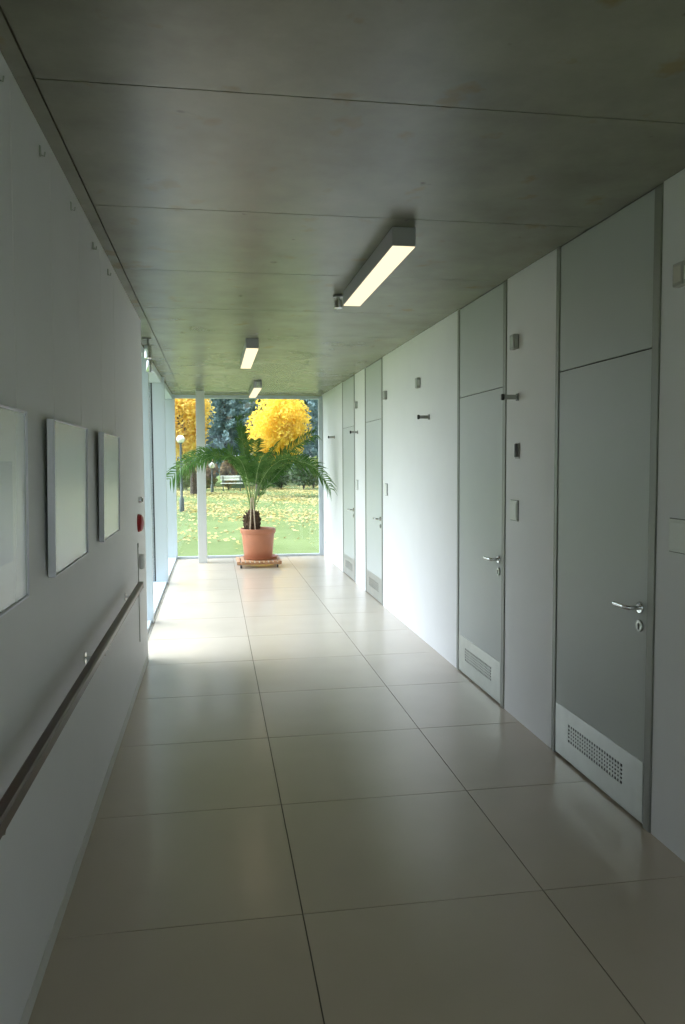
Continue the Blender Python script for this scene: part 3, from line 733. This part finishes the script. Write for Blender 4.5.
def lamp_post(x, y, zg, rg, label):
    t = thing('lamp_post', (x, y, GZ), label, 'lamp post')
    MB().lathe([(0.085, GZ), (0.085, GZ+0.45), (0.045, GZ+0.5), (0.038, zg-rg*1.15), (0.075, zg-rg*.95), (0.075, zg-rg*.8)], (x, y, 0), 16).build('post', M['pole'], t, smooth=True)
    MB().sphere((x, y, zg), rg, 20, 14).build('globe', M['globe'], t, smooth=True)
lamp_post(-1.125, 27.5, 2.39, 0.140, 'park lamp post with a white globe, seen left of the column')
lamp_post(-0.13, 44.5, 1.42, 0.17, 'low park lamp with a bright white globe just right of the column')

t = thing('park_bench', (1.0, 46.6, GZ), 'pale wooden park bench on the far lawn edge left of the palm', 'bench')
for k in range(3): MB().bbox(0.35, 1.65, 46.35+k*0.13, 46.46+k*0.13, 0.33, 0.37, .005).build('seat_slat', M['benchwood'], t)
for k in range(2): MB().bbox(0.35, 1.65, 46.78, 46.82, 0.52+k*0.16, 0.64+k*0.16, .005).build('back_slat', M['benchwood'], t)
for sx in (0.5, 1.5): MB().box(sx-.03, sx+.03, 46.38, 46.42, GZ, 0.33).box(sx-.03, sx+.03, 46.72, 46.775, GZ, 0.76).box(sx-.03, sx+.03, 46.42, 46.72, 0.27, 0.33).build('leg_frame', M['pole'], t)
t = thing('garden_shed', (1.45, 50.8, GZ), 'low dark green garden shed with pale flat roof behind the bench', 'shed')
MB().box(1.0, 1.9, 50.2, 51.4, GZ, 1.90).build('shed_wall', M['shed'], t)
MB().bbox(0.88, 2.02, 50.0, 51.5, 1.90, 2.02, .01).build('shed_roof', M['shedroof'], t)
MB().bbox(1.2, 1.7, 50.17, 50.2, GZ+.02, 1.6, .005).build('shed_door', M['shed'], t)

# ------------------------------------------------------------------ overcast sky
SKY = 0.5
w = bpy.data.worlds.new('overcast_sky'); SC.world = w; w.use_nodes = True
nt = w.node_tree; nt.nodes.clear()
out = nt.nodes.new('ShaderNodeOutputWorld'); bgn = nt.nodes.new('ShaderNodeBackground')
tc = nt.nodes.new('ShaderNodeTexCoord'); sp = nt.nodes.new('ShaderNodeSeparateXYZ'); rp = nt.nodes.new('ShaderNodeValToRGB')
rp.color_ramp.elements[0].position = 0.0; rp.color_ramp.elements[0].color = (0.79, 0.87, 0.98, 1)
rp.color_ramp.elements[1].position = 0.9; rp.color_ramp.elements[1].color = (0.92, 0.99, 1.11, 1)
nt.links.new(tc.outputs['Generated'], sp.inputs[0]); nt.links.new(sp.outputs['Z'], rp.inputs[0])
# thin cloud with a broad bright area around the hidden sun, on the glazed side of the corridor
az, el = math.radians(68), math.radians(46)
dn = nt.nodes.new('ShaderNodeVectorMath'); dn.operation = 'DOT_PRODUCT'
dn.inputs[1].default_value = (-math.cos(el)*math.sin(az), math.cos(el)*math.cos(az), math.sin(el))
nt.links.new(tc.outputs['Generated'], dn.inputs[0])
mx = nt.nodes.new('ShaderNodeMath'); mx.operation = 'MAXIMUM'; mx.inputs[1].default_value = 0.0
pw_ = nt.nodes.new('ShaderNodeMath'); pw_.operation = 'POWER'; pw_.inputs[1].default_value = 3.5
ma = nt.nodes.new('ShaderNodeMath'); ma.operation = 'MULTIPLY_ADD'; ma.inputs[1].default_value = SKY*8.8; ma.inputs[2].default_value = SKY
nt.links.new(dn.outputs['Value'], mx.inputs[0]); nt.links.new(mx.outputs[0], pw_.inputs[0]); nt.links.new(pw_.outputs[0], ma.inputs[0])
az2, el2 = math.radians(80), math.radians(60)
d2 = nt.nodes.new('ShaderNodeVectorMath'); d2.operation = 'DOT_PRODUCT'
d2.inputs[1].default_value = (-math.cos(el2)*math.sin(az2), math.cos(el2)*math.cos(az2), math.sin(el2))
nt.links.new(tc.outputs['Generated'], d2.inputs[0])
m2 = nt.nodes.new('ShaderNodeMath'); m2.operation = 'MAXIMUM'; m2.inputs[1].default_value = 0.0
p2 = nt.nodes.new('ShaderNodeMath'); p2.operation = 'POWER'; p2.inputs[1].default_value = 16.0
a2 = nt.nodes.new('ShaderNodeMath'); a2.operation = 'MULTIPLY_ADD'; a2.inputs[1].default_value = SKY*24.0
nt.links.new(d2.outputs['Value'], m2.inputs[0]); nt.links.new(m2.outputs[0], p2.inputs[0]); nt.links.new(p2.outputs[0], a2.inputs[0]); nt.links.new(ma.outputs[0], a2.inputs[2])
nt.links.new(rp.outputs[0], bgn.inputs[0]); nt.links.new(a2.outputs[0], bgn.inputs[1])
nt.links.new(bgn.outputs[0], out.inputs[0])

# ------------------------------------------------------------------ camera
F, YAW, PIT, ROL = 782.04, 0.16195, 0.06463, 0.00597
cam = bpy.data.cameras.new('camera'); co = bpy.data.objects.new('camera', cam); COL.objects.link(co)
cam.sensor_fit = 'VERTICAL'; cam.sensor_height = 36.0; cam.sensor_width = 36.0*685/1024
cam.lens = 36.0*F/1024; cam.clip_start = 0.05; cam.clip_end = 400
fw = Vector((math.sin(YAW)*math.cos(PIT), math.cos(YAW)*math.cos(PIT), -math.sin(PIT)))
rt_ = Vector((math.cos(YAW), -math.sin(YAW), 0)); up = rt_.cross(fw)
cr, sr = math.cos(ROL), math.sin(ROL)
# image X' = c*X - s*Y, Y' = s*X + c*Y  ->  camera axes
ax = rt_*cr - up*sr; ay = rt_*sr + up*cr
mat = Matrix((( ax.x, ay.x, -fw.x, 0), (ax.y, ay.y, -fw.y, 0), (ax.z, ay.z, -fw.z, CAM_H), (0,0,0,1)))
co.matrix_world = mat
SC.camera = co
SC.view_settings.view_transform = 'Standard'; SC.view_settings.look = 'None'
SC.view_settings.exposure = 0.97; SC.view_settings.gamma = 1.0
SC.view_settings.use_curve_mapping = False
